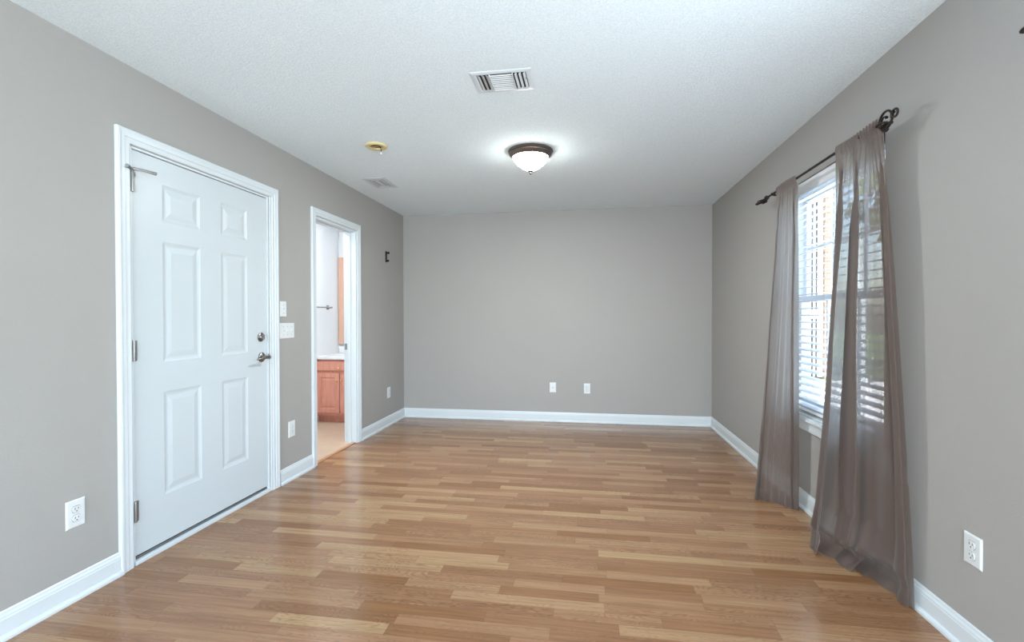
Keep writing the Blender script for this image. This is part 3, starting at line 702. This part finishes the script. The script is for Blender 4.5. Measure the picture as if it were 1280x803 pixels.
MB().tube([(ix1-.006, iy0+.05, H-.008), (ix1+.004, iy0+.05, H-.02)], .003, 6).build('damper_lever', 'steel', v)

# square stepped diffuser
fx0, fx1, fy0, fy1 = -1.955, -1.745, 3.925, 4.245
v = empty('ceiling_vent', ((fx0+fx1)/2, (fy0+fy1)/2, H), 'flat white square return grille on the ceiling near the left wall', 'vent')
m = MB(); frame_ring(m, fx0, fx1, fy0, fy1, [(0, H), (0, H-.003), (.030, H-.003), (.030, H-.0005)]); m.build('frame', 'white', v)
for k in (1, 2):
    i_ = .030+.022*(k-1)+.0
    m = MB(); frame_ring(m, fx0, fx1, fy0, fy1, [(i_+.006, H-.0005), (i_+.006, H-.003), (i_+.018, H-.003), (i_+.018, H-.0005)]); m.build('louver', 'white', v)
MB().box(fx0+.085, fx1-.085, fy0+.085, fy1-.085, H-.003, H-.0005, .0005).build('center_plate', 'white', v)
MB().box(fx0+.028, fx1-.028, fy0+.028, fy1-.028, H-.0012, H-.0002).build('backing', 'steel', v)

# bare fixture ring with a dangling wire
CX, CY = -1.470, 3.185
e = empty('ceiling_fixture_ring', (CX, CY, H), 'cream plastic fixture ring with a loose wire hanging from the ceiling', 'ceiling fixture')
MB().lathe([(.074, 0), (.076, .006), (.072, .014), (.058, .016), (.045, .014), (.042, .006), (.042, 0)], (CX, CY, H), (0, 0, -1), 40).build('ring', 'cream', e, smooth=True, auto=True)
MB().lathe([(0, .0005), (.0425, .0005), (.0425, .002), (0, .002)], (CX, CY, H), (0, 0, -1), 30).build('junction_box', 'slot', e)
MB().box(CX-.040, CX+.040, CY-.008, CY+.008, H-.010, H-.006, .001).lathe([(0, 0), (.006, 0), (.006, .01), (0, .012)], (CX-.02, CY, H-.010), (0, 0, -1), 10).build('cross_bar', 'brass', e)
wr = MB().tube([(CX+.010, CY-.002, H-.002), (CX+.030, CY-.004, H-.014), (CX+.037, CY-.004, H-.035), (CX+.036, CY-.003, H-.058)], .0028, 8).build('wire', 'iron', e, smooth=True)
MB().lathe([(0, 0), (.006, .002), (.007, .012), (.003, .018), (0, .018)], (CX+.036, CY-.003, H-.068), n=10).build('wire_nut', 'plate', e, smooth=True)

# ------------------------------------------------------------------ outside the window
struct('ground', MB().box(XR+.17, 40, -20, 45, -.35, -.25), 'grass', 'green lawn outside the window', 'lawn')
struct('trim_driveway', MB().box(2.5, 7.0, -20, 11.5, -.25, -.235), 'concrete', 'pale concrete driveway outside the window', 'driveway')
nb = empty('brick_house', (4.6, 12.5, -.25), 'orange brick house with white entry trim, seen between the blind slats', 'building')
MB().box(3.3, 5.64, 12.0, 14.0, -.25, 4.9).build('wall', 'brick', nb)
MB().box(3.1, 5.85, 11.8, 14.2, 4.9, 5.1).build('eave', 'white', nb)
f_ = MB().box(4.95, 5.12, 11.93, 12.0, -.2, 4.7).box(5.34, 5.42, 11.9, 12.0, -.2, 4.7).box(5.12, 5.34, 11.95, 12.0, 4.5, 4.7).box(5.12, 5.34, 11.95, 12.0, 1.15, 1.35)
f_ = f_.box(5.17, 5.19, 11.94, 12.0, -.2, 4.5).box(5.25, 5.28, 11.94, 12.0, -.2, 4.5).build('window', 'white', nb)
MB().box(5.12, 5.34, 11.97, 11.99, -.2, 4.5).build('pane', 'slot', f_)
post = MB().box(5.66, 5.80, 10.9, 11.04, -.25, 3.1, .01).box(5.63, 5.83, 10.87, 11.07, -.25, -.1, .01).box(5.63, 5.83, 10.87, 11.07, 2.95, 3.1, .01)
tag(post.build('porch_post', 'white'), 'white square post outside, right of the orange brick house', 'post')
def blob_tree(name, x, y, h, r, label, trunk=True):
    t_ = empty(name, (x, y, -.25), label, 'tree' if trunk else 'shrub')
    rnd = random.Random(int(x*100+y*7)); m = MB()
    for k in range(420):
        a = rnd.uniform(0, 6.28); b = math.acos(rnd.uniform(-1, 1)); rr = r*rnd.uniform(.6, 1)
        p = Vector((x+rr*math.sin(b)*math.cos(a), y+rr*math.sin(b)*math.sin(a), h+rr*.8*math.cos(b)))
        q = Vector((rnd.uniform(-1, 1), rnd.uniform(-1, 1), rnd.uniform(-1, 1))).normalized(); t1 = q.orthogonal().normalized(); t2 = q.cross(t1); s_ = r*.16
        m.quad(p-t1*s_, p+t2*s_*.6, p+t1*s_, p-t2*s_*.6)
    m.sphere((x, y, h), r*.7, 3, (1, 1, .8))
    m.build('foliage', 'leaf', t_)
    if trunk: MB().tube([(x, y, -.25), (x+.05, y, h*.5), (x, y, h)], [r*.12, r*.08, r*.05], 8).build('trunk', 'bark', t_, smooth=True)
blob_tree('tree', 8.6, 12.6, 4.2, 2.0, 'pale green leafy tree outside, beside the orange brick house')
blob_tree('tree', 13.5, 12.5, 4.0, 2.0, 'green tree outside, farther right beyond the driveway')
blob_tree('shrub', 2.05, 3.9, .0, .36, 'low green shrub on the lawn outside the window', False)
